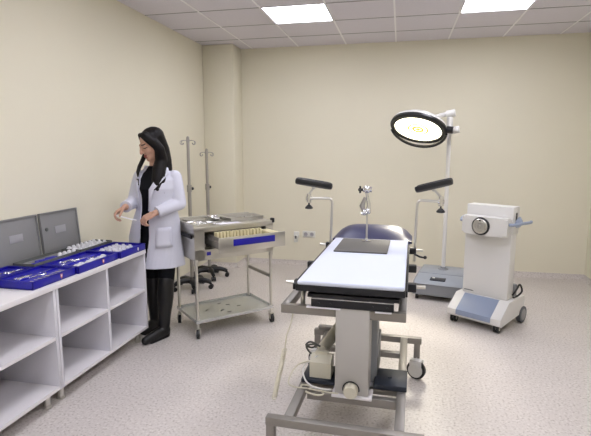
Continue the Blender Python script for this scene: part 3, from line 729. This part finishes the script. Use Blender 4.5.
def hand(Wp, d, n, side, curls, tip):
    d = Vector(d).normalized(); n = Vector(n); n = (n-d*n.dot(d)).normalized(); s = d.cross(n).normalized()*side   # s points to the thumb side
    # palm
    for q in (-.026, -.010, .008, .026):
        b.chain([Wp+d*.005+s*q*.5, Wp+d*.045+s*q*.9, Wp+d*.080+s*q], [.014, .0135, .0115], 10)
    offs = [(.029, .92), (.010, 1.0), (-.009, .95), (-.027, .78)]
    for (of, ls), cu in zip(offs, curls):
        p = Wp+d*.082+s*of; ang = 0; pts = [p]; dirv = d.copy()
        for ln, c in zip((.038, .026, .021), cu):
            ang += R(c); dirv = d*math.cos(ang)+n*math.sin(ang)+s*of*1.2*math.cos(ang); dirv.normalize()
            pts.append(pts[-1]+dirv*ln*ls)
        b.chain(pts, [.0088, .0082, .0074, .0062], 10)
    p0 = Wp+d*.022+s*.024; p1 = p0+(d*.6+s*.55+n*.35).normalized()*.036; p2 = p1+(d*.85+s*.05+n*.5).normalized()*.030; p3 = p2+(d*.8-s*.25+n*.55).normalized()*.024
    b.chain([p0, p1, p2, p3], [.014, .0115, .0098, .0078], 10)
hand(WL, (-.72, -.52, -.40), (.05, .45, -.85), -1, [(35, 40, 25), (45, 45, 30), (52, 50, 30), (58, 50, 30)], None)
hand(WR, (-.50, -.72, -.42), (.60, .05, -.78), 1, [(30, 40, 25), (42, 48, 30), (52, 50, 30), (58, 52, 32)], None)
body = remesh(b, 'body', M['skin'], .0042, 3)
body.data.materials.append(M['lip']); body.data.materials.append(M['eye'])
HI = HM.inverted()
for p in body.data.polygons:
    c = p.center
    if c.z < 1.38: continue
    q = HI @ c
    if q.y < -.07 and -.082 < q.z < -.053 and abs(q.x) < .021 and q.y < -.080+abs(q.x)*.3: p.material_index = 1
    elif q.y < -.06 and .014 < abs(q.x) < .045 and (-.004 < q.z < .004 or .024 < q.z < .031): p.material_index = 2
# clothing
c = MB(); c.loft([(.58, .015, .012, .150, .122), (.70, .015, .015, .150, .125), (.86, .02, .015, .150, .122), (.95, .02, .018, .155, .118), (1.03, .02, .012, .130, .102), (1.12, .02, .008, .136, .108), (1.20, .02, -.004, .152, .122), (1.28, .02, .018, .152, .094), (1.335, .018, .028, .095, .066), (1.375, .014, .025, .060, .060)])
remesh(c, 'black_dress', M['cloth'], .006, 4)
c = MB()
for hp, kn in (((.095, .010, .80), KL), ((-.055, .02, .80), KR)):
    c.chain([hp, Vector(hp).lerp(kn, .5), Vector(kn)-Vector((0, 0, .06))], [.078, .074, .058], 18)
remesh(c, 'tights', M['cloth'], .006, 3)
for kn, an, to in ((KL, AL, TL), (KR, AR, TR)):
    c = MB(); kt = Vector(kn)+Vector((0, 0, -.01)); fwd = (to-an); fwd.z = 0; fwd.normalize()
    c.chain([kt, kt.lerp(an, .35), kt.lerp(an, .8), an], [.064, .066, .049, .045], 18)
    c.chain([an+Vector((0, 0, -.03))-fwd*.005, an.lerp(to, .55)+Vector((0, 0, -.010)), to+Vector((0, 0, .010))], [.046, .041, .031], 16)
    c.chain([Vector((an.x, an.y, .045))-fwd*.012, Vector((to.x, to.y, .028))], [.036, .026], 14)
    h = Vector((an.x, an.y, 0))-fwd*.018
    c.cyl(h+Vector((0, 0, .0)), h+Vector((0, 0, .05)), .028, .034)
    c.box(-.033, .033, -.16, .02, 0, .016, .004, Matrix.Translation((an.x, an.y, 0)) @ Matrix.Rotation(math.atan2(fwd.y, fwd.x)+math.pi/2, 4, 'Z'))
    bo = remesh(c, 'boot', M['boot'], .005, 3)
    for v in bo.data.vertices: v.co.z = max(v.co.z, .0015)
# coat: open shell + sleeves
# z, centre x, centre y, radius x, radius y, half gap, angle of the front opening
RG = [(.572, -.012, .032, .230, .178, .20, -.36), (.67, -.018, .036, .224, .168, .20, -.26), (.80, -.026, .036, .214, .156, .19, -.12), (.93, -.008, .028, .194, .146, .20, -.20), (1.03, .005, .018, .162, .128, .23, -.28), (1.12, .018, .014, .162, .124, .26, -.34), (1.20, .022, .010, .172, .134, .30, -.34), (1.27, .024, .022, .178, .112, .42, -.28), (1.315, .022, .028, .146, .090, .60, -.22), (1.345, .018, .030, .098, .076, .85, -.15), (1.375, .014, .030, .080, .074, 1.0, -.15)]
def shell(c, RG, th=.009, n=44, seed=0):
    outer = []; inner = []
    for z, cx, cy, rx, ry, gap, off in RG:
        ro = []; ri = []
        for j in range(n+1):
            a = -math.pi/2+off+gap+(2*math.pi-2*gap)*j/n
            fold = 1+.020*math.sin(a*9+z*3)*max(0, (1.05-z))*2
            x, y = math.cos(a), math.sin(a)
            ro.append(c.bm.verts.new((cx+rx*x*fold, cy+ry*y*fold, z))); ri.append(c.bm.verts.new((cx+(rx*fold-th)*x, cy+(ry*fold-th)*y, z)))
        outer.append(ro); inner.append(ri)
    k = len(RG)
    for i in range(k-1):
        for j in range(n):
            c.bm.faces.new((outer[i][j], outer[i][j+1], outer[i+1][j+1], outer[i+1][j]))
            c.bm.faces.new((inner[i][j], inner[i+1][j], inner[i+1][j+1], inner[i][j+1]))
        for j in (0, n): c.bm.faces.new((outer[i][j], outer[i+1][j], inner[i+1][j], inner[i][j]))
    for i in (0, k-1):
        for j in range(n): c.bm.faces.new((outer[i][j], outer[i][j+1], inner[i][j+1], inner[i][j]))
c = MB(); shell(c, RG, .012)
# sleeves as closed solids (body arm sits inside)
for Sx, E_, W_ in ((SL, EL, WL), (SR, ER, WR)):
    Sh = Sx+Vector((0, 0, -.006)); q = E_.lerp(W_, .90)
    c.chain([Sh, Sh.lerp(E_, .5), E_], [.059, .058, .052], 18)
    c.chain([E_, E_.lerp(W_, .5)], [.053, .047], 18)
    c.tube([E_.lerp(W_, .5), q], [.047, .042], 18)
coat = remesh(c, 'lab_coat', M['coat'], .0055, 4)
# lapels and collar
for s in (-1, 1):
    m = MB(); rows = []
    for i, (z, cx, cy, rx, ry, gap, off) in enumerate(RG[4:]):
        a0 = -math.pi/2+off
        wd = (.03, .10, .22, .34, .46, .55, .60)[i]; row = []
        for k_ in range(4):
            a = a0+s*(gap+.01+wd*k_/3); row.append(m.bm.verts.new((cx+(rx+.010)*math.cos(a), cy+(ry+.010)*math.sin(a), z)))
        rows.append(row)
    for A, B in zip(rows, rows[1:]):
        for i in range(3): m.bm.faces.new((A[i], A[i+1], B[i+1], B[i]))
    lo = m.build('lapel', M['coat'], coat); sm = lo.modifiers.new('t', 'SOLIDIFY'); sm.thickness = .005; sm.offset = 1
def pocket(a, z0, z1, wd, name='pocket'):
    m = MB(); rows = []
    def ringat(z):
        for A, B in zip(RG, RG[1:]):
            if A[0] <= z <= B[0]:
                t_ = (z-A[0])/(B[0]-A[0]); return [A[i]*(1-t_)+B[i]*t_ for i in range(6)]
    for i in range(6):
        z = z0+(z1-z0)*i/5; _, cx, cy, rx, ry, _g = ringat(z)
        rows.append([m.bm.verts.new((cx+(rx+.009)*math.cos(a+wd*(k_/5-.5)), cy+(ry+.009)*math.sin(a+wd*(k_/5-.5)), z)) for k_ in range(6)])
    for A, B in zip(rows, rows[1:]):
        for i in range(5): m.bm.faces.new((A[i], A[i+1], B[i+1], B[i]))
    o = m.build(name, M['coat'], coat); sm = o.modifiers.new('t', 'SOLIDIFY'); sm.thickness = .005; sm.offset = 1
pocket(-.95, .74, .90, .62)
# cuff
for E_, W_ in ((EL, WL), (ER, WR)):
    q0, q1 = E_.lerp(W_, .84), E_.lerp(W_, .915); MB().tube([q0, q1], [.0455, .0445], 20).build('cuff', M['coat'], coat)
# badge
bg = MB().box(-.017, .017, -.004, .004, -.028, .022, .003, Matrix.Translation((-.098, -.076, 1.255)) @ Matrix.Rotation(R(-42), 4, 'Z')).build('name_badge', M['black'], P)
MB().box(-.012, .012, -.0052, -.003, -.020, .012, .001, Matrix.Translation((-.098, -.076, 1.255)) @ Matrix.Rotation(R(-42), 4, 'Z')).build('badge_card', M['paper'], bg)
# hair
c = MB()
c.ball((0, .030, .046), (.084, .098, .080), HM).ball((0, .05, .0), (.076, .072, .085), HM)
c.chain([H(.045, -.035, .085), H(.074, -.004, .02), H(.078, .012, -.05), (.068, .0, 1.42), (.062, -.035, 1.345), (.064, -.075, 1.27), (.074, -.105, 1.20)], [.034, .034, .040, .050, .054, .044, .018], 14)
c.chain([H(.03, -.05, .095), H(.060, -.045, .06), H(.074, -.02, .0)], [.022, .022, .022], 12)
c.chain([H(-.02, -.045, .095), H(-.058, -.035, .06), H(-.074, -.01, .0)], [.018, .018, .016], 12)
c.chain([H(.02, .05, .05), (.06, .05, 1.50), (.085, .05, 1.42), (.105, .04, 1.35), (.125, .02, 1.29)], [.068, .056, .045, .034, .014], 14)
c.chain([H(0, .05, .03), (.03, .07, 1.46), (.04, .085, 1.38), (.05, .105, 1.28)], [.07, .060, .052, .03], 14)
c.chain([H(-.068, .0, .05), H(-.080, .005, -.02), (-.080, -.015, 1.42), (-.094, -.045, 1.37), (-.098, -.070, 1.33), (-.094, -.080, 1.295)], [.026, .022, .018, .017, .014, .007], 12)
for i in range(9):
    a = i/8; x = .030+.085*a
    c.chain([(.045+.05*a, -.03, 1.38), (x, -.085+.02*a, 1.27), (x+.008, -.112+.02*a, 1.185+.022*math.sin(i*2.1))], [.018, .013, .004], 8)
remesh(c, 'hair', M['hair'], .0055, 3)
# strip in her hands
from mathutils import Quaternion
aa = P.matrix_basis if False else (Matrix.Translation((-1.908, 3.422, 0)) @ Matrix.Rotation(R(5), 4, 'Z'))
p0 = aa @ Vector((-.182, -.292, 1.018)); p1 = aa @ Vector((-.035, -.262, .978)); d = p1-p0
st = MB().box(0, d.length, -.013, .013, -.002, .002, .001).build('plastic_strip', M['paper'])
st.matrix_world = Matrix.Translation(p0) @ d.to_track_quat('X', 'Z').to_matrix().to_4x4()
tag(st, 'thin white strip held between both hands of the woman', 'strip')

# ------------------------------------------------------------------ light, world, camera
ld = bpy.data.lights.new('lamp_beam', 'SPOT'); ld.energy = 95; ld.color = (1, .93, .78); ld.spot_size = R(50); ld.spot_blend = .5; ld.shadow_soft_size = .2
lo = bpy.data.objects.new('lamp_beam', ld); C.objects.link(lo)
src = Vector((.165, 5.0, 1.725))+Vector((-.20, -.42, -.88)).normalized()*.04; lo.location = src
lo.rotation_euler = (Vector((.0, 3.95, .60))-src).to_track_quat('-Z', 'Y').to_euler()
w = bpy.data.worlds.new('World'); bpy.context.scene.world = w; w.use_nodes = True
w.node_tree.nodes['Background'].inputs[0].default_value = (.8, .85, 1, 1); w.node_tree.nodes['Background'].inputs[1].default_value = .02
cam = bpy.data.cameras.new('camera'); co = bpy.data.objects.new('camera', cam); C.objects.link(co)
cam.sensor_fit = 'HORIZONTAL'; cam.sensor_width = 36; cam.lens = 36*472/591; cam.clip_start = .05
pt = math.atan2(68, 472); ya = math.atan2(105.5, 477)
co.location = (0, 0, 1.5); co.rotation_euler = (math.pi/2-pt, 0, ya)
bpy.context.scene.camera = co
vs = bpy.context.scene.view_settings
vs.view_transform = 'Standard'; vs.look = 'None'; vs.gamma = 1; vs.use_curve_mapping = False; vs.exposure = 0.93
